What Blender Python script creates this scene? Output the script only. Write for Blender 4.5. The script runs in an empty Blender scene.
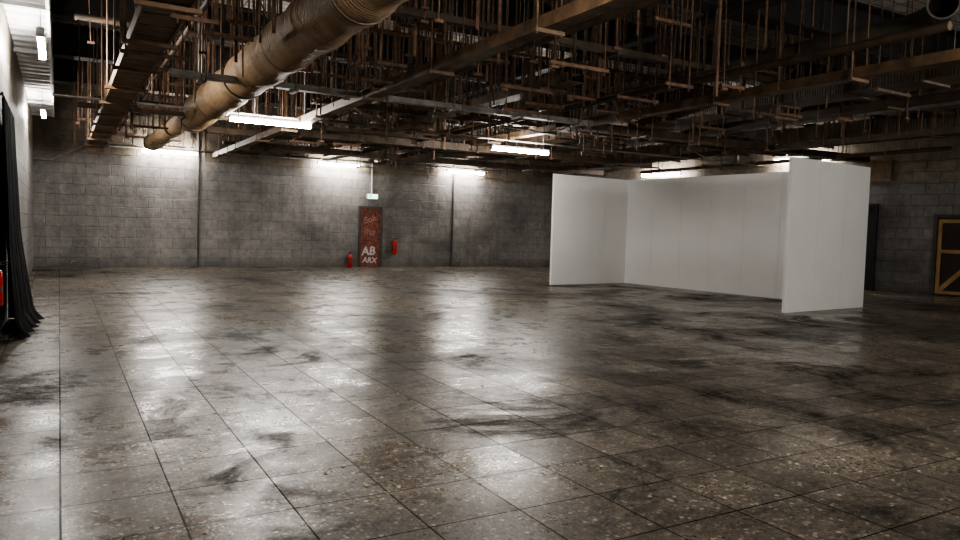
import bpy, math, random
from mathutils import Vector, Matrix
random.seed(7)
scene = bpy.context.scene

# ------------------------------------------------------------ materials
def newmat(name):
    m = bpy.data.materials.new(name); m.use_nodes = True
    nt = m.node_tree
    b = nt.nodes["Principled BSDF"]
    return m, nt, b
def N(nt, t, **kw):
    n = nt.nodes.new(t)
    for k, v in kw.items(): setattr(n, k, v)
    return n
def ramp(nt, src, stops):
    r = N(nt, 'ShaderNodeValToRGB')
    e = r.color_ramp.elements
    while len(e) < len(stops): e.new(0.5)
    for i, (p, c) in enumerate(stops):
        e[i].position = p
        if not hasattr(c, '__len__'): c = (c, c, c)
        e[i].color = (c[0], c[1], c[2], 1)
    nt.links.new(src, r.inputs[0])
    return r.outputs[0]
def noise(nt, vec, scale, detail=4, rough=.55, dist=0):
    n = N(nt, 'ShaderNodeTexNoise')
    n.inputs['Scale'].default_value = scale; n.inputs['Detail'].default_value = detail
    n.inputs['Roughness'].default_value = rough; n.inputs['Distortion'].default_value = dist
    if vec is not None: nt.links.new(vec, n.inputs['Vector'])
    return n.outputs['Fac']
def mix(nt, fac, a, b, mode='MIX'):
    m = N(nt, 'ShaderNodeMix', data_type='RGBA', blend_type=mode)
    for sock, v in ((m.inputs[0], fac), (m.inputs[6], a), (m.inputs[7], b)):
        if isinstance(v, bpy.types.NodeSocket): nt.links.new(v, sock)
        elif hasattr(v, '__len__'): sock.default_value = (v[0], v[1], v[2], 1)
        else:
            sock.default_value = v
    return m.outputs[2]
def objco(nt):
    return N(nt, 'ShaderNodeTexCoord').outputs['Object']
def bump(nt, b, h, strength, dist=.01, prev=None):
    n = N(nt, 'ShaderNodeBump'); n.inputs['Strength'].default_value = abs(strength)
    n.inputs['Distance'].default_value = dist; n.invert = strength < 0
    nt.links.new(h, n.inputs['Height'])
    if prev is not None: nt.links.new(prev, n.inputs['Normal'])
    nt.links.new(n.outputs[0], b.inputs['Normal'])
    return n.outputs[0]

def simple(name, c1, c2=None, scale=6, rough=.6, metal=0, bmp=.0, spec=None):
    m, nt, b = newmat(name)
    co = objco(nt)
    if c2 is None: c2 = tuple(x * .8 for x in c1)
    f = noise(nt, co, scale, 6, .6)
    col = ramp(nt, f, [(.35, c1), (.65, c2)])
    nt.links.new(col, b.inputs['Base Color'])
    b.inputs['Roughness'].default_value = rough; b.inputs['Metallic'].default_value = metal
    if spec is not None: b.inputs['Specular IOR Level'].default_value = spec
    if bmp: bump(nt, b, noise(nt, co, scale * 5, 4), bmp, .01)
    return m

def floor_mat():
    m, nt, b = newmat("terrazzo_floor"); L = nt.links.new
    co = objco(nt)
    br = N(nt, 'ShaderNodeTexBrick'); br.offset = 0; br.squash = 1
    L(co, br.inputs['Vector']); br.inputs['Scale'].default_value = 1
    br.inputs['Brick Width'].default_value = .5; br.inputs['Row Height'].default_value = .5
    br.inputs['Mortar Size'].default_value = .0052; br.inputs['Mortar Smooth'].default_value = .2
    br.inputs['Color1'].default_value = (.66, .66, .66, 1); br.inputs['Color2'].default_value = (1.12, 1.12, 1.12, 1)
    br.inputs['Mortar'].default_value = (.16, .145, .13, 1)
    sc = N(nt, 'ShaderNodeSeparateColor'); L(br.outputs['Color'], sc.inputs[0])
    tile = sc.outputs[0]
    def chips(scale, stops, d0, d1):
        v = N(nt, 'ShaderNodeTexVoronoi'); v.inputs['Scale'].default_value = scale; L(co, v.inputs['Vector'])
        sep = N(nt, 'ShaderNodeSeparateColor'); L(v.outputs['Color'], sep.inputs[0])
        return ramp(nt, sep.outputs[0], stops), ramp(nt, v.outputs['Distance'], [(d0, 1), (d1, 0)])
    c1, m1 = chips(34, [(0, (.025, .022, .019)), (.3, (.07, .06, .049)), (.55, (.135, .113, .09)), (.8, (.22, .19, .15)), (.94, (.36, .32, .255)), (1, (.56, .51, .42))], .36, .46)
    c2, m2 = chips(78, [(0, (.03, .026, .023)), (.5, (.13, .109, .087)), (.85, (.245, .21, .168)), (1, (.45, .40, .33))], .34, .48)
    base = mix(nt, m2, (.12, .10, .079), c2)
    base = mix(nt, m1, base, c1)
    base = mix(nt, 1, base, br.outputs['Color'], 'MULTIPLY')
    g1 = noise(nt, co, .26, 10, .64, .8)
    g = ramp(nt, g1, [(.38, .42), (.46, .75), (.54, 1.1), (.64, 1.45)])
    base = mix(nt, 1, base, g, 'MULTIPLY')
    g2n = noise(nt, co, .8, 12, .76, .5)
    g2 = ramp(nt, g2n, [(.37, .13), (.43, .5), (.50, 1.0), (.7, 1.15)])
    base = mix(nt, .88, base, g2, 'MULTIPLY')
    L(base, b.inputs['Base Color'])
    r1 = ramp(nt, g2n, [(.37, .50), (.46, .25), (.60, .135)])
    r2 = ramp(nt, g1, [(.38, .15), (.52, .0)])
    rr = mix(nt, 1, r1, r2, 'ADD')
    r3 = ramp(nt, noise(nt, co, 5, 9, .8), [(.40, 0), (.66, .14)])
    rr = mix(nt, 1, rr, r3, 'ADD')
    rr = mix(nt, 1, rr, ramp(nt, tile, [(.6, .09), (1.0, 0)]), 'ADD')     # each tile polished differently
    L(rr, b.inputs['Roughness'])
    sp = mix(nt, 1, ramp(nt, br.outputs['Fac'], [(.05, .47), (.5, .03)]), ramp(nt, g2n, [(.37, .30), (.47, 1.0)]), 'MULTIPLY')
    sp = mix(nt, 1, sp, ramp(nt, g1, [(.38, .5), (.52, 1.1)]), 'MULTIPLY')
    sp = mix(nt, 1, sp, ramp(nt, tile, [(.6, .68), (1.0, 1.1)]), 'MULTIPLY')
    sp = mix(nt, 1, sp, ramp(nt, noise(nt, co, 14, 6, .8), [(.35, .55), (.6, 1.15)]), 'MULTIPLY')
    L(sp, b.inputs['Specular IOR Level'])
    n1 = bump(nt, b, br.outputs['Fac'], -.35, .005)
    n2 = bump(nt, b, noise(nt, co, 1.9, 5, .6), .22, .010, n1)
    bump(nt, b, noise(nt, co, 40, 4, .6), .13, .002, n2)
    return m

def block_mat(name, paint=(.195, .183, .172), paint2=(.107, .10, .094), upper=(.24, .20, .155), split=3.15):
    m, nt, b = newmat(name); L = nt.links.new
    co = objco(nt)
    s = N(nt, 'ShaderNodeSeparateXYZ'); L(co, s.inputs[0])
    c = N(nt, 'ShaderNodeCombineXYZ'); L(s.outputs[0], c.inputs[0]); L(s.outputs[2], c.inputs[1])
    nz = N(nt, 'ShaderNodeTexNoise'); nz.inputs['Scale'].default_value = 3.5; nz.inputs['Detail'].default_value = 4; L(c.outputs[0], nz.inputs['Vector'])
    sub = N(nt, 'ShaderNodeVectorMath', operation='MULTIPLY_ADD'); L(nz.outputs['Color'], sub.inputs[0])
    sub.inputs[1].default_value = (.10, .07, 0); L(c.outputs[0], sub.inputs[2])
    br = N(nt, 'ShaderNodeTexBrick'); L(sub.outputs[0], br.inputs['Vector'])
    br.inputs['Scale'].default_value = 1; br.inputs['Brick Width'].default_value = .66; br.inputs['Row Height'].default_value = .30
    br.inputs['Mortar Size'].default_value = .012; br.inputs['Mortar Smooth'].default_value = .6
    br.inputs['Color1'].default_value = (.86, .86, .86, 1); br.inputs['Color2'].default_value = (1.05, 1.05, 1.05, 1)
    br.inputs['Mortar'].default_value = (.68, .67, .66, 1)
    col = ramp(nt, noise(nt, co, .5, 11, .72, .5), [(.36, paint2), (.5, paint), (.64, tuple(x * 1.35 for x in paint))])
    mp = N(nt, 'ShaderNodeMapping'); mp.inputs['Scale'].default_value = (1.6, 1.6, .22); L(co, mp.inputs[0])
    col = mix(nt, .5, col, ramp(nt, noise(nt, mp.outputs[0], 1.6, 9, .72), [(.38, .6), (.5, 1.0), (.65, 1.12)]), 'MULTIPLY')
    col2 = ramp(nt, noise(nt, co, 1.3, 8, .65), [(.35, tuple(x * .5 for x in upper)), (.65, upper)])
    wob = N(nt, 'ShaderNodeMath', operation='MULTIPLY_ADD'); L(noise(nt, co, 2, 4), wob.inputs[0]); wob.inputs[1].default_value = .25; L(s.outputs[2], wob.inputs[2])
    up = N(nt, 'ShaderNodeMapRange'); L(wob.outputs[0], up.inputs[0])
    up.inputs[1].default_value = split + .1; up.inputs[2].default_value = split + .2
    col = mix(nt, up.outputs[0], col, col2)
    col = mix(nt, 1, col, br.outputs['Color'], 'MULTIPLY')
    col = mix(nt, .5, col, ramp(nt, noise(nt, co, 6, 8, .75), [(.38, .5), (.52, 1.0), (.68, 1.25)]), 'MULTIPLY')
    fl = noise(nt, co, 1.7, 13, .82)
    col = mix(nt, ramp(nt, fl, [(.61, 0), (.65, .6)]), col, (.42, .40, .38))
    fl2 = noise(nt, co, 3.6, 12, .8)
    col = mix(nt, ramp(nt, fl2, [(.33, .65), (.38, 0)]), col, (.06, .055, .05))
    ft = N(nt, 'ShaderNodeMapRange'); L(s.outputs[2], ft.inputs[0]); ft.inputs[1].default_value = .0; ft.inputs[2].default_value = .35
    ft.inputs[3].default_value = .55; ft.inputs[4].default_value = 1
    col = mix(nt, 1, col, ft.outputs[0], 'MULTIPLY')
    L(col, b.inputs['Base Color']); b.inputs['Roughness'].default_value = .5
    n1 = bump(nt, b, br.outputs['Fac'], -.7, .02)
    n2 = bump(nt, b, noise(nt, co, 2.2, 6, .6), .7, .06, n1)
    bump(nt, b, noise(nt, co, 14, 6, .65), .4, .015, n2)
    return m

def deck_mat():
    m, nt, b = newmat("concrete_deck"); L = nt.links.new
    co = objco(nt)
    br = N(nt, 'ShaderNodeTexBrick'); L(co, br.inputs['Vector']); br.inputs['Scale'].default_value = 1
    br.offset = 0
    br.inputs['Brick Width'].default_value = .5; br.inputs['Row Height'].default_value = .25; br.inputs['Mortar Size'].default_value = .014
    br.inputs['Color1'].default_value = (.42, .38, .34, 1); br.inputs['Color2'].default_value = (.60, .555, .50, 1); br.inputs['Mortar'].default_value = (.12, .105, .09, 1)
    col = mix(nt, 1, br.outputs['Color'], ramp(nt, noise(nt, co, .9, 8), [(.35, .6), (.6, 1)]), 'MULTIPLY')
    L(col, b.inputs['Base Color']); b.inputs['Roughness'].default_value = .85
    bump(nt, b, br.outputs['Fac'], -.8, .02)
    return m

def emis(name, col, s):
    m, nt, b = newmat(name)
    b.inputs['Base Color'].default_value = (.8, .8, .8, 1)
    b.inputs['Emission Color'].default_value = (*col, 1); b.inputs['Emission Strength'].default_value = s
    return m

def duct_mat(name, a, bcol, ring=7.0):
    m, nt, b = newmat(name); L = nt.links.new
    co = objco(nt)
    f = noise(nt, co, 2.2, 9, .7, .5)
    col = ramp(nt, f, [(.32, bcol), (.5, a), (.72, tuple(min(1, x * 1.35) for x in a))])
    w = N(nt, 'ShaderNodeTexWave', bands_direction='Y'); L(co, w.inputs['Vector']); w.inputs['Scale'].default_value = ring
    w.inputs['Distortion'].default_value = 2.5; w.inputs['Detail'].default_value = 3
    col = mix(nt, .6, col, ramp(nt, w.outputs['Fac'], [(.1, .45), (.5, 1)]), 'MULTIPLY')
    L(col, b.inputs['Base Color']); b.inputs['Roughness'].default_value = .6
    n1 = bump(nt, b, w.outputs['Fac'], .7, .025)
    bump(nt, b, noise(nt, co, 9, 5), .6, .03, n1)
    return m

M_floor = floor_mat()
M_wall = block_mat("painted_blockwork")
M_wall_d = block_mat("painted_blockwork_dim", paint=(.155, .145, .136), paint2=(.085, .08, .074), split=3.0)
M_deck = deck_mat()
M_beam = simple("blackened_steel", (.012, .011, .010), (.024, .021, .019), 3, .7)
M_rust = simple("rusty_steel", (.20, .12, .065), (.065, .044, .029), 4, .6, .1, .3)
M_rustd = simple("dark_rusty_steel", (.10, .066, .04), (.038, .028, .02), 4, .65, .1, .3)
M_rod = simple("rusted_rod", (.20, .10, .052), (.055, .037, .026), 9, .7)
M_galv = simple("galvanised_steel", (.30, .285, .265), (.15, .138, .125), 5, .45, .3)
M_pale = simple("pale_metal", (.76, .77, .78), (.58, .59, .60), 3, .45, .0)
M_duct = duct_mat("wrapped_duct", (.37, .242, .13), (.16, .10, .055))
M_tray = duct_mat("rusted_tray", (.24, .15, .085), (.10, .065, .042), 3)
M_duct2 = duct_mat("wrapped_duct_dark", (.14, .10, .066), (.062, .046, .032))
M_dductg = simple("dusty_duct", (.11, .092, .07), (.05, .042, .033), 4, .6)
M_white = simple("white_panel", (.85, .845, .83), (.81, .805, .79), 1.2, .5)
M_lampw = simple("lamp_housing", (.6, .6, .6), None, 3, .4)
M_emit = emis("fluorescent_tube", (1.0, .96, .895), 175)
M_black = simple("black_cloth", (.006, .006, .007), (.011, .011, .012), 6, .85, spec=.2)
M_red = simple("extinguisher_red", (.5, .015, .012), (.4, .01, .01), 3, .3)
M_blk = simple("black_plastic", (.015, .015, .015), None, 5, .5)
M_dark = simple("doorway_shade_black", (.008, .0075, .008), (.014, .013, .013), 3, .7)  # near-black colour for the shade in an open doorway, frame included
M_void = simple("shaded_duct_lining", (.005, .005, .005), (.008, .008, .008), 3, .9)  # shade inside the open duct, painted as near-black
M_wood = simple("raw_timber", (.46, .30, .12), (.30, .19, .08), 5, .6)
M_woodd = simple("dark_timber", (.05, .03, .018), (.025, .016, .01), 4, .7)
M_paint = simple("graffiti_paint", (.66, .62, .60), (.50, .46, .44), 8, .6)
M_pink = simple("graffiti_pink", (.44, .22, .17), (.32, .14, .10), 8, .6)
M_cable = simple("cable_rubber", (.02, .02, .02), None, 5, .6)
M_frame = simple("door_frame_steel", (.07, .062, .056), (.04, .036, .033), 5, .6)
M_sign = emis("sign_glow", (.6, 1.0, .8), 3)
M_green = emis("sign_green", (.0, .45, .18), .8)
def gdoor():
    m, nt, b = newmat("graffiti_door_paint"); co = objco(nt)
    f = noise(nt, co, 2.6, 3, .5, 4.5)
    col = ramp(nt, f, [(.34, (.05, .012, .012)), (.41, (.24, .028, .018)), (.46, (.09, .018, .014)), (.50, (.28, .12, .055)), (.53, (.12, .02, .016)), (.58, (.26, .035, .024)), (.61, (.38, .24, .19)), (.64, (.09, .018, .016)), (.70, (.08, .09, .10))])
    nt.links.new(col, b.inputs['Base Color']); b.inputs['Roughness'].default_value = .5
    return m
M_gdoor = gdoor()

# ------------------------------------------------------------ mesh builder
class MB:
    def __init__(s): s.v = []; s.f = []; s.mi = []; s.sm = []
    def add(s, vs, fs, mi=0, sm=False):
        o = len(s.v); s.v += [tuple(v) for v in vs]
        for f in fs: s.f.append(tuple(i + o for i in f)); s.mi.append(mi); s.sm.append(sm)
        return s
    def box(s, x0, x1, y0, y1, z0, z1, mi=0, mat=None):
        vs = [Vector((x, y, z)) for x in (x0, x1) for y in (y0, y1) for z in (z0, z1)]
        if mat is not None: vs = [mat @ v for v in vs]
        return s.add(vs, [(0, 1, 3, 2), (4, 6, 7, 5), (0, 4, 5, 1), (2, 3, 7, 6), (0, 2, 6, 4), (1, 5, 7, 3)], mi)
    def tube(s, pts, r, seg=10, mi=0, cap=True, sm=True):
        pts = [Vector(p) for p in pts]; n = len(pts)
        rs = r if hasattr(r, '__len__') else [r] * n
        rings = []
        up = None
        for i, p in enumerate(pts):
            t = (pts[min(i + 1, n - 1)] - pts[max(i - 1, 0)])
            if t.length < 1e-7: t = Vector((0, 0, 1))
            t.normalize()
            if up is None:
                up = Vector((0, 0, 1)) if abs(t.z) < .9 else Vector((1, 0, 0))
            a = t.cross(up)
            if a.length < 1e-4: a = t.cross(Vector((0, 1, .1)))
            a.normalize(); bb = t.cross(a).normalized()
            rings.append([p + rs[i] * (math.cos(2 * math.pi * k / seg) * a + math.sin(2 * math.pi * k / seg) * bb) for k in range(seg)])
        vs = [v for rg in rings for v in rg]; fs = []
        for i in range(n - 1):
            for k in range(seg):
                k2 = (k + 1) % seg
                fs.append((i * seg + k, i * seg + k2, (i + 1) * seg + k2, (i + 1) * seg + k))
        s.add(vs, fs, mi, sm)
        if cap:
            s.add(rings[0], [tuple(range(seg))], mi); s.add(rings[-1], [tuple(reversed(range(seg)))], mi)
        return s
    def lathe(s, prof, c, seg=20, mi=0):
        vs = []; fs = []
        for r, z in prof:
            for k in range(seg):
                a = 2 * math.pi * k / seg; vs.append((c[0] + r * math.cos(a), c[1] + r * math.sin(a), c[2] + z))
        for i in range(len(prof) - 1):
            for k in range(seg):
                k2 = (k + 1) % seg; fs.append((i * seg + k, i * seg + k2, (i + 1) * seg + k2, (i + 1) * seg + k))
        return s.add(vs, fs, mi, True)
    def make(s, name, mats, parent=None, loc=None, rotz=None):
        me = bpy.data.meshes.new(name); me.from_pydata(s.v, [], s.f)
        for m in mats: me.materials.append(m)
        for p, i, sm in zip(me.polygons, s.mi, s.sm): p.material_index = i; p.use_smooth = sm
        me.validate(); me.update()
        o = bpy.data.objects.new(name, me); scene.collection.objects.link(o)
        if loc is not None: o.location = loc
        if rotz is not None: o.rotation_euler = (0, 0, rotz)
        if parent: o.parent = parent
        return o

# ------------------------------------------------------------ room shell
XL = -.62; YB = 23.8; YF = -8.0; ZC = 5.45; ZT = ZC - .002
AX, AY = 16.9, 23.8
W = Vector((.2336, -.9723, 0)); WN = Vector((-.9723, -.2336, 0))   # along / into room
ANG = math.atan2(W.y, W.x)
def xr(y): return AX + (AY - y) * .2403
LEN_R = (AY - YF) / .9723
def poly(name, z0, z1, mat):
    b = MB(); c = [(XL - .3, YF - .3), (xr(YF) + .4, YF - .3), (AX + .3, YB + .3), (XL - .3, YB + .3)]
    b.add([(x, y, z0) for x, y in c] + [(x, y, z1) for x, y in c],
          [(3, 2, 1, 0), (4, 5, 6, 7), (0, 1, 5, 4), (1, 2, 6, 5), (2, 3, 7, 6), (3, 0, 4, 7)])
    return b.make(name, [mat])
poly("floor", -.2, 0, M_floor)
poly("ceiling", ZC, ZC + .2, M_deck)
def wall(name, origin, ang, length, mat, h=ZC):
    b = MB(); b.box(0, length, 0, .25, 0, h)
    return b.make(name, [mat], loc=origin, rotz=ang)
wall("wall_back", (XL, YB, 0), 0, AX - XL, M_wall)
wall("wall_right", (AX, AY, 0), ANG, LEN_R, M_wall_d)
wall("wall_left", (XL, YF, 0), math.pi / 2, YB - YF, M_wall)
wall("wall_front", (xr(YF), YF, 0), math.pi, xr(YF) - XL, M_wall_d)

# roof beams (I-section, running left-right)
for k, y in enumerate([-6, -2.5, 1.0, 4.5, 8.0, 11.2, 14.6, 18.0, 21.4]):
    b = MB(); x0, x1 = XL, xr(y) - .08
    b.box(x0, x1, y - .02, y + .02, 4.84, ZT - .04); b.box(x0, x1, y - .2, y + .2, 4.80, 4.84); b.box(x0, x1, y - .2, y + .2, ZT - .04, ZT)
    b.make("roof_beam", [M_beam])
for x in (1.6, 8.7, 15.6):
    b = MB(); b.box(x - .07, x + .07, 2, YB, 4.72, 4.80); b.box(x-.12, x+.12, 2, YB, 4.70, 4.72)
    b.make("roof_purlin", [M_beam])

# ------------------------------------------------------------ overhead services
def rod(b, x, y, z0, z1=ZT, r=.012, mi=0): b.tube([(x, y, z0), (x, y, z1)], r, 5, mi, cap=False)
def channel_y(name, x, z, y0, y1, w, h, mat, step=2.3):
    b = MB(); t = .012
    b.box(x - w / 2, x + w / 2, y0, y1, z - t, z); b.box(x - w / 2, x - w / 2 + t, y0, y1, z, z + h); b.box(x + w / 2 - t, x + w / 2, y0, y1, z, z + h)
    y = y0 + .6
    while y < y1:
        b.box(x - w / 2 - .08, x + w / 2 + .08, y - .03, y + .03, z - .05, z - t)
        rod(b, x - w / 2 - .05, y, z - .06); rod(b, x + w / 2 + .05, y, z - .06)
        y += step
    return b.make(name, [mat])
def channel_x(name, y, z, x0, x1, w, h, mat, step=2.1):
    b = MB(); t = .012
    b.box(x0, x1, y - w / 2, y + w / 2, z - t, z); b.box(x0, x1, y - w / 2, y - w / 2 + t, z, z + h); b.box(x0, x1, y + w / 2 - t, y + w / 2, z, z + h)
    x = x0 + .4
    while x < x1:
        b.box(x - .03, x + .03, y - w / 2 - .08, y + w / 2 + .08, z - .05, z - t)
        rod(b, x, y - w / 2 - .05, z - .06); rod(b, x, y + w / 2 + .05, z - .06)
        x += step
    return b.make(name, [mat])

# flat-bottomed cable tray on the left
b = MB(); x, z, w = .86, 3.36, .38
for sx in (-1, 1): b.box(x + sx * w / 2 - .012, x + sx * w / 2 + .012, 3, 22.7, z - .03, z + .10)
yy = 3.0
while yy < 22.6: b.box(x - w / 2, x + w / 2, yy, yy + .44, z, z + .012); yy += .47
yy = 4.
while yy < 22.5:
    b.box(x - .28, x + .28, yy - .03, yy + .03, z - .07, z - .03)
    rod(b, x - .25, yy, z - .08); rod(b, x + .25, yy, z - .08); yy += 1.6
for cx in (-.1, 0, .09): b.tube([(x + cx, 3, z + .04), (x + cx, 22.6, z + .04)], .022, 6, 1)
b.box(x - .2, x + .2, 22.55, 22.7, z - .12, z + .16)
b.make("cable_tray", [M_tray, M_cable])

# big insulated duct
b = MB(); pts = []; rs = []
yy = 2.0
while yy <= 16.6:
    pts.append((2.42, yy, 3.58)); rs.append(.31 + .012 * math.sin(yy * 5.1) + random.uniform(-.013, .013)); yy += .12
for i in range(1, 6): pts.append((2.42 - .01 * i, 16.6 + .1 * i, 3.58)); rs.append(.30 - .02 * i)
for i in range(1, 26):
    t = i / 25; pts.append((2.37 - .10 * t, 17.1 + 5.3 * t, 3.58 + .0 * t)); rs.append(.20 + .008 * math.sin(t * 40))
b.tube(pts, rs, 28)
for y in [4, 6.5, 9, 11.4, 13.8, 16.0]:
    b.tube([(2.42, y - .025, 3.58), (2.42, y + .025, 3.58)], .332, 28, 1)
    rod(b, 2.08, y, 3.55, r=.014, mi=1); rod(b, 2.76, y, 3.55, r=.014, mi=1)
for y in [18.5, 20.6, 22.0]:
    b.tube([(2.33, y - .03, 3.58), (2.33, y + .03, 3.58)], .222, 28, 1)
    rod(b, 2.11, y, 3.55, mi=1); rod(b, 2.55, y, 3.55, mi=1)
b.tube([(2.27, 22.4, 3.58), (2.27, 22.5, 3.56), (2.27, 22.58, 3.48)], [.235, .235, .2], 24, 1)
b.make("air_duct", [M_duct, M_rust])

channel_y("cable_channel", 4.1, 3.35, 3, 23.4, .18, .12, M_rust)
channel_y("cable_channel", 4.75, 3.62, 8, 23.4, .10, .06, M_rustd, 2.9)
channel_y("cable_channel", 6.4, 3.55, 8.5, 23.4, .30, .12, M_rust)
channel_y("cable_channel", 9.0, 3.50, 3, 22.5, .20, .12, M_rust)
channel_y("cable_channel", 12.0, 3.62, 2, 22, .3, .1, M_rustd)
channel_y("cable_channel", 14.6, 3.45, 5, 21, .24, .12, M_rustd)
channel_x("cable_channel", 10.8, 3.38, 1.3, 8.5, .14, .07, M_galv, 1.3)
channel_x("cable_channel", 13.2, 3.62, 4, 17, .2, .08, M_rustd)
channel_x("cable_channel", 15.4, 3.45, .3, 7.5, .12, .07, M_rustd, 1.4)
channel_x("cable_channel", 16.3, 3.36, 4.2, 15, .40, .16, M_rustd, 1.5)
channel_x("cable_channel", 18.2, 3.50, 3.0, 16, .24, .12, M_rust, 1.9)
channel_x("cable_channel", 20.3, 3.42, 4.5, 16.5, .34, .14, M_rustd, 1.7)
channel_x("cable_channel", 8.2, 3.95, 3, 18, .14, .07, M_rustd, 1.7)
channel_x("cable_channel", 11.9, 3.48, 8.6, 18.6, .30, .14, M_rustd, 1.7)

def rect_duct(name, x, y0, y1, z, w, h, mat):
    b = MB(); b.box(x - w / 2, x + w / 2, y0, y1, z, z + h)
    y = y0
    while y <= y1:
        b.box(x - w / 2 - .03, x + w / 2 + .03, y - .02, y + .02, z - .03, z + h + .03); y += 1.2
    y = y0 + .6
    while y < y1:
        b.box(x - w / 2 - .1, x + w / 2 + .1, y - .03, y + .03, z - .07, z - .03)
        rod(b, x - w / 2 - .07, y, z - .08, r=.013); rod(b, x + w / 2 + .07, y, z - .08, r=.013); y += 2.4
    return b.make(name, [mat])
rect_duct("ventilation_duct", 10.6, 1, 21.5, 3.62, .62, .28, M_duct2)
rect_duct("ventilation_duct", 16.0, 5, 20, 3.75, .7, .35, M_duct2)
b = MB(); b.box(7.2, 12.6, 17.55, 18.0, 3.55, 3.85)
for i in range(5): b.box(7.2 + i * 1.33, 7.24 + i * 1.33, 17.5, 18.05, 3.5, 3.9); rod(b, 7.22 + i * 1.33, 17.48, 3.5); rod(b, 7.22 + i * 1.33, 18.07, 3.5)
b.make("ventilation_duct", [M_duct2])
b = MB(); pts = [(13.3, 4 + .3 * i, 3.95) for i in range(56)]
b.tube(pts, [.19 + (.018 if i % 4 == 0 else 0) for i in range(56)], 20)
for i in range(2, 56, 8): rod(b, 13.3, 4 + .3 * i, 4.1)
b.make("spiral_duct", [M_galv])
b = MB(); pts = [(10.1 + .3 * i, 12.6, 4.02) for i in range(24)]
b.tube(pts, [.15 + (.014 if i % 3 == 0 else 0) for i in range(24)], 18)
for i in range(1, 24, 6): rod(b, 10.1 + .3 * i, 12.6, 4.1)
b.tube([(10.1, 12.6, 4.02), (9.95, 12.6, 4.0), (9.85, 12.6, 3.92), (9.82, 12.6, 3.76)], .15, 18)
b.make("spiral_duct", [M_galv])
# open-ended duct at the near right, elbow with its mouth turned out into the room
b = MB()
P = [Vector((10.35, 13, 4.38)), Vector((10.35, 10, 4.38)), Vector((10.35, 8, 4.38)), Vector((10.35, 6.6, 4.38)), Vector((10.3, 6.1, 4.38)), Vector((10.15, 5.72, 4.38)), Vector((9.9, 5.42, 4.38)), Vector((9.57, 5.2, 4.36))]
b.tube(P, .17, 24, 0, cap=False)
d = (P[-1] - P[-2]).normalized()
b.tube([P[-1] - d * .05, P[-1] - d * .02, P[-1] + d * .03], .185, 24, 0, cap=False)
e = P[-1] + d * .031
b.tube([e - d * .001, e], [.185, .160], 24, 0, cap=False)
b.tube([e, P[-1] - d * .10, P[-2] - d * .1], .160, 24, 1, cap=False)  # inner wall of the mouth, its darkness put into the colour
b.tube([P[-2] - d * .02, P[-2] - d * .03], .165, 24, 1)
for y in (7, 9.5, 12): rod(b, 10.35, y, 4.5); b.tube([(10.35, y - .03, 4.38), (10.35, y + .03, 4.38)], .182, 24, 0)
b.make("spiral_duct", [M_dductg, M_void])

def pipe(name, pts, r, mat, hang=2.0):
    b = MB(); b.tube(pts, r, 10)
    for p, q in zip(pts[:-1], pts[1:]):
        p, q = Vector(p), Vector(q); n = int((q - p).length / hang)
        for i in range(n):
            c = p.lerp(q, (i + .5) / n); rod(b, c.x, c.y, c.z, r=.009)
    return b.make(name, [mat])
pipe("sprinkler_pipe", [(1.5, 5, 3.95), (1.5, 23.4, 3.95)], .035, M_rustd)
pipe("sprinkler_pipe", [(5.3, 4, 3.8), (5.3, 23.5, 3.8)], .04, M_rustd)
pipe("sprinkler_pipe", [(7.5, 4, 3.5), (7.5, 23.5, 3.5)], .045, M_rustd)
pipe("sprinkler_pipe", [(8.1, 7, 3.75), (8.1, 22.5, 3.75)], .03, M_rust)
pipe("sprinkler_pipe", [(-.1, 14.2, 3.44), (17.5, 14.2, 3.44)], .022, M_galv)
pipe("sprinkler_pipe", [(.6, 17.2, 3.9), (17, 17.2, 3.9)], .04, M_rustd)
pipe("sprinkler_pipe", [(2.6, 19.3, 3.7), (17, 19.3, 3.7)], .03, M_rustd)
pipe("sprinkler_pipe", [(4, 21.6, 3.65), (16.8, 21.6, 3.65)], .05, M_rust)
pipe("sprinkler_pipe", [(.2, 12.2, 4.3), (18, 12.2, 4.3)], .05, M_rustd)
pipe("sprinkler_pipe", [(3.2, 9.6, 4.1), (18.2, 9.6, 4.1)], .03, M_rust)
pipe("sprinkler_pipe", [(4.3, 12.3, 3.5), (8.9, 18.1, 3.66)], .03, M_rust)
pipe("sprinkler_pipe", [(11.4, 7, 3.9), (11.4, 22, 3.9)], .05, M_rustd)
pipe("sprinkler_pipe", [(15.2, 7, 3.6), (15.2, 20, 3.6)], .04, M_rustd)
pipe("sprinkler_pipe", [(17.2, 9, 3.5), (17.2, 19, 3.5)], .05, M_rustd)

# dangling suspension rods and perforated straps
b = MB()
for i in range(600):
    x = random.uniform(.3, 16.2); y = random.uniform(6.5, 22.8)
    if i % 3 == 0: x = random.uniform(1.2, 11); y = random.uniform(7.5, 17)
    zb = random.choice([random.uniform(3.1, 3.55), random.uniform(3.4, 4.0)])
    r = random.choice([.008, .010, .014])
    dx, dy = random.gauss(0, .03), random.gauss(0, .03)
    if random.random() < .8:
        b.tube([(x, y, ZT), (x + dx, y + dy, zb)], r, 5, random.choice([0, 0, 1]), cap=False)
        if random.random() < .25: b.box(x + dx - .05, x + dx + .05, y + dy - .02, y + dy + .02, zb, zb + .03, 0)
        if random.random() < .2:
            L = random.uniform(.3, .7); b.tube([(x + L, y, ZT), (x + L + dx, y + dy, zb)], r, 5, 0, cap=False)
            b.box(x + dx - .06, x + L + dx + .06, y + dy - .02, y + dy + .02, zb + .04, zb + .08, 0)
    else:
        b.box(x - .02, x + .02, y - .003, y + .003, zb, ZT, 0)
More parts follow.
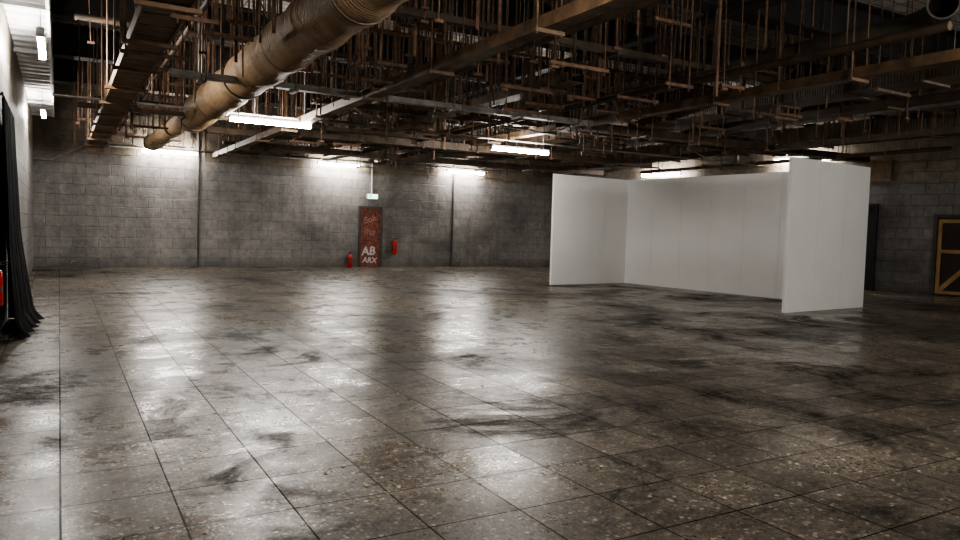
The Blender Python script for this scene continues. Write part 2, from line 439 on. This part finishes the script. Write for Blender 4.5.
for i in range(30):
    x = random.uniform(3, 15); y = random.uniform(9, 21); z = random.uniform(3.4, 3.9)
    b.tube([(x, y, z), (x + random.uniform(-.9, .9), y + random.uniform(-.6, .6), 4.86)], .012, 5, 0, cap=False)
b.make("hanger_rods", [M_rod, M_rustd])

# hanging cables
b = MB()
def cat(p, q, sag, n=14, r=.01):
    p, q = Vector(p), Vector(q); pts = []
    for i in range(n + 1):
        t = i / n; c = p.lerp(q, t); c.z -= sag * 4 * t * (1 - t); pts.append(c)
    b.tube(pts, r, 6)
cat((.6, 9.5, 4.86), (.95, 10.2, 3.5), .05); cat((.5, 14, 4.86), (.86, 14.4, 3.4), .1)
cat((3.5, 13.6, 4.86), (4.1, 16, 3.5), .5); cat((6.4, 10.8, 3.6), (9, 12, 3.6), .35)
cat((9, 14.2, 3.55), (10.6, 16, 3.6), .25); cat((7.5, 17, 3.5), (9, 18.2, 3.5), .22)
cat((5.3, 10.8, 3.4), (6.4, 13.2, 3.6), .18); cat((12, 12, 3.6), (14.6, 13.2, 3.5), .25)
b.make("hanging_cables", [M_cable])

# lit profiled metal sheet along the left wall
b = MB(); yy = 7.0; vs = []; fs = []
prof = []
while yy < 22.5:
    prof += [(yy, 4.10), (yy + .16, 4.10), (yy + .20, 4.16), (yy + .34, 4.16), (yy + .38, 4.10)]; yy += .40
for y, z in prof: vs += [(XL + .01, y, z), (-.12, y, z)]
for i in range(len(prof) - 1): fs.append((2 * i, 2 * i + 1, 2 * i + 3, 2 * i + 2))
b.add(vs, fs); b.box(-.14, -.10, 7, 22.5, 4.04, 4.18)
for y in (8, 11, 14, 17, 20, 22.3): rod(b, -.12, y, 4.1, r=.015); b.box(XL, -.1, y - .02, y + .02, 4.03, 4.09)
b.make("profiled_metal_sheet", [M_pale])

# ------------------------------------------------------------ lamps (bare-tube batten: narrow spine, bright all round)
def lamp(c, ang, L=1.5, top=ZT):
    h = Matrix.Translation(c) @ Matrix.Rotation(ang, 4, 'Z')
    b = MB()
    b.box(-L / 2, L / 2, -.022, .022, .035, .075, 0, h)
    b.box(-L / 2 - .03, -L / 2, -.045, .045, -.045, .075, 0, h); b.box(L / 2, L / 2 + .03, -.045, .045, -.045, .075, 0, h)
    b.tube([h @ Vector((-L / 2, 0, -.01)), h @ Vector((L / 2, 0, -.01))], .040, 7, 1, cap=False)
    for sx in (-.42, .42):
        p = h @ Vector((sx * L, 0, .07)); b.tube([p, (p.x, p.y, top)], .006, 5, 0, cap=False)
    return b.make("fluorescent_lamp", [M_lampw, M_emit])
for c, a in [((3.46, 14.0, 3.30), 0), ((9.05, 14.0, 3.21), 0),
             ((2.85, 23.5, 3.44), 0), ((8.1, 23.5, 3.42), 0), ((12.85, 23.5, 3.47), 0),
             ((-.2, 11.7, 3.72), math.pi / 2), ((-.3, 19.0, 3.72), math.pi / 2)]:
    lamp(c, a, top=ZT if c[0] > 0 else 4.1)
for s, z in ((5.2, 3.44), (9.9, 3.72)):
    p = Vector((AX, AY, 0)) + W * s + WN * .33
    lamp((p.x, p.y, z), ANG)
for c in [(2.5, 4, 3.3), (7, 1.6, 3.3), (13, 2, 3.3), (3, -4, 3.3), (10, -4, 3.3)]:
    lamp(c, 0)

# ------------------------------------------------------------ exhibition booth
root = bpy.data.objects.new("exhibition_booth", None); scene.collection.objects.link(root)
root.location = (11.15, 15.65, 0); root.rotation_euler = (0, 0, math.atan2(-.9963, .0855))
HB = 2.9; LB = 6.78; DB = 2.79
def bpanel(name, x0, x1, y0, y1, seams_axis):
    b = MB(); L = (x1 - x0) if seams_axis == 'x' else (y1 - y0); n = max(1, round(L / .98)); g = .002
    for i in range(n):
        a0 = L * i / n + (g if i else 0); a1 = L * (i + 1) / n - (g if i < n - 1 else 0)
        if seams_axis == 'x': b.box(x0 + a0, x0 + a1, y0, y1, 0.004, HB)
        else: b.box(x0, x1, y0 + a0, y0 + a1, 0.004, HB)
    return b.make(name, [M_white], parent=root)
bpanel("end_panel_1", 0, .07, 0, DB, 'y')
bpanel("rear_panel", .07, LB - .07, DB - .07, DB, 'x')
bpanel("end_panel_2", LB - .07, LB, 0, DB, 'y')

# ------------------------------------------------------------ text helper
def text_mesh(txt, size, mat, parent, mw, name, off=.012):
    cu = bpy.data.curves.new("t", 'FONT'); cu.body = txt; cu.size = size; cu.extrude = .002; cu.offset = off; cu.align_x = 'CENTER'; cu.shear = .15
    o = bpy.data.objects.new("t", cu); scene.collection.objects.link(o)
    bpy.context.view_layer.update()
    me = bpy.data.meshes.new_from_object(o.evaluated_get(bpy.context.evaluated_depsgraph_get()))
    bpy.data.objects.remove(o)
    me.materials.clear(); me.materials.append(mat)
    o = bpy.data.objects.new(name, me); scene.collection.objects.link(o); o.parent = parent; o.matrix_local = mw
    return o

d1 = bpy.data.objects.new("door_1", None); scene.collection.objects.link(d1); d1.location = (9.3, YB, 0)
b = MB(); b.box(-.37, .37, -.05, -.005, .01, 2.02); b.make("leaf", [M_gdoor], parent=d1)
b = MB()
b.box(-.43, -.37, -.10, 0, 0, 2.09); b.box(.37, .43, -.10, 0, 0, 2.09); b.box(-.37, .37, -.10, 0, 2.02, 2.09)
b.tube([(.30, -.05, 1.02), (.30, -.11, 1.02), (.20, -.11, 1.02)], .012, 8); b.box(.27, .33, -.056, -.05, .92, 1.12)
b.make("frame", [M_frame], parent=d1)
RX = Matrix.Rotation(math.pi / 2, 4, 'X')
text_mesh("AB", .40, M_paint, d1, Matrix.Translation((-.06, -.055, .42)) @ RX @ Matrix.Rotation(.06, 4, 'Z'), "graffiti_1", .010)
text_mesh("ARX", .26, M_paint, d1, Matrix.Translation((-.02, -.055, .15)) @ RX @ Matrix.Rotation(-.04, 4, 'Z'), "graffiti_2", .008)
text_mesh("Sok", .30, M_pink, d1, Matrix.Translation((0, -.055, 1.55)) @ RX @ Matrix.Rotation(.25, 4, 'Z'), "graffiti_3", .004)
text_mesh("mz", .34, M_pink, d1, Matrix.Translation((-.05, -.055, 1.12)) @ RX @ Matrix.Rotation(-.2, 4, 'Z'), "graffiti_4", .003)

def wall_r_empty(name, s):
    e = bpy.data.objects.new(name, None); scene.collection.objects.link(e)
    p = Vector((AX, AY, 0)) + W * s; e.location = p; e.rotation_euler = (0, 0, ANG); return e
d2 = wall_r_empty("door_2", 13.5)
b = MB(); b.box(.0, 1.15, -.03, -.005, 0.01, 2.05); b.make("leaf", [M_woodd], parent=d2)
b = MB()
b.box(-.08, .0, -.09, 0, 0, 2.13); b.box(1.15, 1.23, -.09, 0, 0, 2.13); b.box(0, 1.15, -.09, 0, 2.05, 2.13)
b.make("frame", [M_frame], parent=d2)
b = MB()
def plank(b, x0, z0, x1, z1, w=.055):
    d = Vector((x1 - x0, 0, z1 - z0)); n = Vector((-d.z, 0, d.x)).normalized() * w
    p = Vector((x0, 0, z0)); q = Vector((x1, 0, z1)); vs = []
    for yy in (-.06, -.032):
        o = Vector((0, yy, 0)); vs += [p - n + o, p + n + o, q + n + o, q - n + o]
    b.add(vs, [(0, 1, 2, 3), (7, 6, 5, 4), (0, 4, 5, 1), (1, 5, 6, 2), (2, 6, 7, 3), (3, 7, 4, 0)])
plank(b, .12, .15, 1.0, 1.1)
b.box(.02, .11, -.065, -.03, .05, 2.0); b.box(1.03, 1.12, -.065, -.03, .05, 2.0); b.box(.11, 1.03, -.065, -.03, 1.12, 1.21); b.box(.11, 1.03, -.065, -.03, 1.91, 2.0); b.box(.11, 1.03, -.065, -.03, .05, .13)
b.make("brace", [M_wood], parent=d2)
d3 = wall_r_empty("dark_doorway", 10.7)
b = MB(); b.box(0, 1.25, -.04, -.005, .01, 2.35); b.make("leaf", [M_dark], parent=d3)  # flat black panel paints the darkness of an open doorway
b = MB(); b.box(-.07, 0, -.08, 0, 0, 2.42); b.box(1.25, 1.32, -.08, 0, 0, 2.42); b.box(0, 1.25, -.08, 0, 2.35, 2.42)
b.make("frame", [M_dark], parent=d3)
bx = wall_r_empty("timber_junction_box", 11.95)
b = MB(); b.box(-.3, .4, -.20, -.003, 3.05, 3.6); b.box(-.33, .43, -.23, -.20, 3.02, 3.08); b.box(-.33, .43, -.23, -.20, 3.57, 3.63)
b.make("case", [M_tray], parent=bx)

# wall conduits
b = MB(); b.tube([(3.7, YB - .04, 0), (3.7, YB - .04, 4.6)], .03, 8)
b.make("wall_conduit", [M_frame])
b = MB(); b.tube([(12.5, YB - .04, 0), (12.5, YB - .04, 4.6)], .035, 8)
b.make("wall_conduit", [M_frame])
b = MB(); b.tube([(XL + .02, 23.2, 2.98), (-.2, 23.3, 2.98), (.6, 23.5, 3.45), (.6, 23.74, 3.5), (16.5, 23.74, 3.62)], .022, 8)
b.make("wall_conduit", [M_galv])
b = MB(); b.tube([(9.33, YB - .03, 2.5), (9.33, YB - .03, 3.6)], .015, 8)
b.make("wall_conduit", [M_pale])
b = MB(); b.box(9.15, 9.53, YB - .12, YB - .03, 2.34, 2.52, 0); b.box(9.17, 9.51, YB - .126, YB - .12, 2.36, 2.50, 1)
b.box(9.20, 9.30, YB - .129, YB - .126, 2.38, 2.48, 2); b.box(9.36, 9.48, YB - .129, YB - .126, 2.42, 2.44, 2)
b.box(9.30, 9.38, YB - .04, YB, 2.38, 2.48, 0)
b.make("exit_sign", [M_lampw, M_sign, M_green])

def extinguisher(x, y, z, k=1.0, bracket=None):
    b = MB()
    prof = [(0, 0), (.07, 0), (.078, .012), (.078, .36), (.074, .40), (.058, .435), (.03, .455), (.022, .47), (.022, .49), (0, .49)]
    b.lathe([(r * k, h * k) for r, h in prof], (x, y, z), 20, 0)
    b.tube([(x, y, z + .48 * k), (x, y, z + .53 * k)], .018, 10, 1)
    b.box(x - .015, x + .12, y - .012, y + .012, z + .53 * k, z + .545 * k, 1); b.box(x - .015, x + .10, y - .012, y + .012, z + .50 * k, z + .51 * k, 1)
    if bracket != 'left':
        b.tube([(x - .01, y, z + .51 * k), (x - .07, y, z + .52 * k), (x - .11, y, z + .44 * k), (x - .10, y, z + .25 * k), (x - .092, y, z + .14 * k)], [.01, .01, .01, .01, .018], 8, 1)
    else:
        b.tube([(x, y - .01, z + .51 * k), (x, y - .07, z + .52 * k), (x, y - .10, z + .44 * k), (x, y - .09, z + .25 * k), (x, y - .08, z + .14 * k)], [.01, .01, .01, .01, .018], 8, 1)
        b.box(XL + .001, x, y - .03, y + .03, z + .25, z + .29, 1)
    b.lathe([(.0795 * k, .18 * k), (.0795 * k, .23 * k)], (x, y, z), 20, 2)
    if bracket == 'wall':
        b.box(x - .03, x + .03, y + .07, YB - .001, z + .1, z + .4, 1)
    return b.make("fire_extinguisher", [M_red, M_blk, M_duct2])
extinguisher(8.5, 23.5, 0.001, k=.95)
extinguisher(10.2, YB - .12, .45, k=1.05, bracket='wall')
extinguisher(-.545, 8.58, .52, k=.8, bracket='left')

# ------------------------------------------------------------ black curtain
b = MB(); nu, nv = 110, 28; vs = []; fs = []
for j in range(nv + 1):
    t = j / nv; z = 2.72 * (1 - t) + .008
    flare = .10 * t + .16 * max(0, t - .55) ** 1.3 * 2
    for i in range(nu + 1):
        s = i / nu; y = 9.75 + 1.95 * s + (.10 * t if s > .9 else 0) * (s - .9) * 10
        fold = math.sin(s * 60 + .8 * math.sin(t * 3)) * (.022 + .012 * t) + .010 * math.sin(s * 143 + t * 5)
        x = -.535 + fold * .7 + flare * (.55 + .6 * s)
        if t > .93: x += (t - .93) * 1.6 * (.6 + .4 * math.sin(s * 31)) ; z = max(z, .008 + .02 * abs(math.sin(s * 47)))
        vs.append((max(x, XL + .01), y, z))
for j in range(nv):
    for i in range(nu): a = j * (nu + 1) + i; fs.append((a, a + 1, a + nu + 2, a + nu + 1))
b.add(vs, fs, 0, True)
vs = []; fs = []
for j in range(nv + 1):
    t = j / nv; z = 2.72 * (1 - t) + .008
    x1 = b.v[j * (nu + 1) + nu][0]
    for i in range(9):
        q = i / 8; vs.append((XL + .01 + (x1 - XL - .01) * q, 11.72 + .10 * t + .02 * math.sin(q * 12) * (1 - q) + (-.0) * q, z))
for j in range(nv):
    for i in range(8): a = j * 9 + i; fs.append((a, a + 1, a + 10, a + 9))
b.add(vs, fs, 0, True)
b.tube([(-.535, 9.6, 2.74), (-.535, 11.8, 2.74)], .015, 8, 1)
for y in (9.7, 11.7): b.tube([(-.535, y, 2.74), (XL, y, 2.74)], .012, 6, 1)
b.make("black_curtain", [M_black, M_blk])

# ------------------------------------------------------------ world & camera
w = bpy.data.worlds.new("dim_world"); scene.world = w; w.use_nodes = True
w.node_tree.nodes["Background"].inputs[0].default_value = (.02, .02, .02, 1)
w.node_tree.nodes["Background"].inputs[1].default_value = .2
cam = bpy.data.cameras.new("camera"); co = bpy.data.objects.new("camera", cam); scene.collection.objects.link(co)
cam.sensor_width = 36; cam.lens = 730 / 960 * 36; cam.clip_start = .05; cam.clip_end = 200
co.matrix_world = Matrix.Translation((0, 0, 1.4)) @ Matrix.Rotation(math.radians(-30), 4, 'Z') @ Matrix.Rotation(math.radians(90 - 3.175), 4, 'X') @ Matrix.Rotation(math.radians(1.6), 4, 'Z')
scene.camera = co
scene.view_settings.view_transform = 'AgX'
scene.view_settings.look = 'AgX - Medium High Contrast'
scene.view_settings.exposure = .55
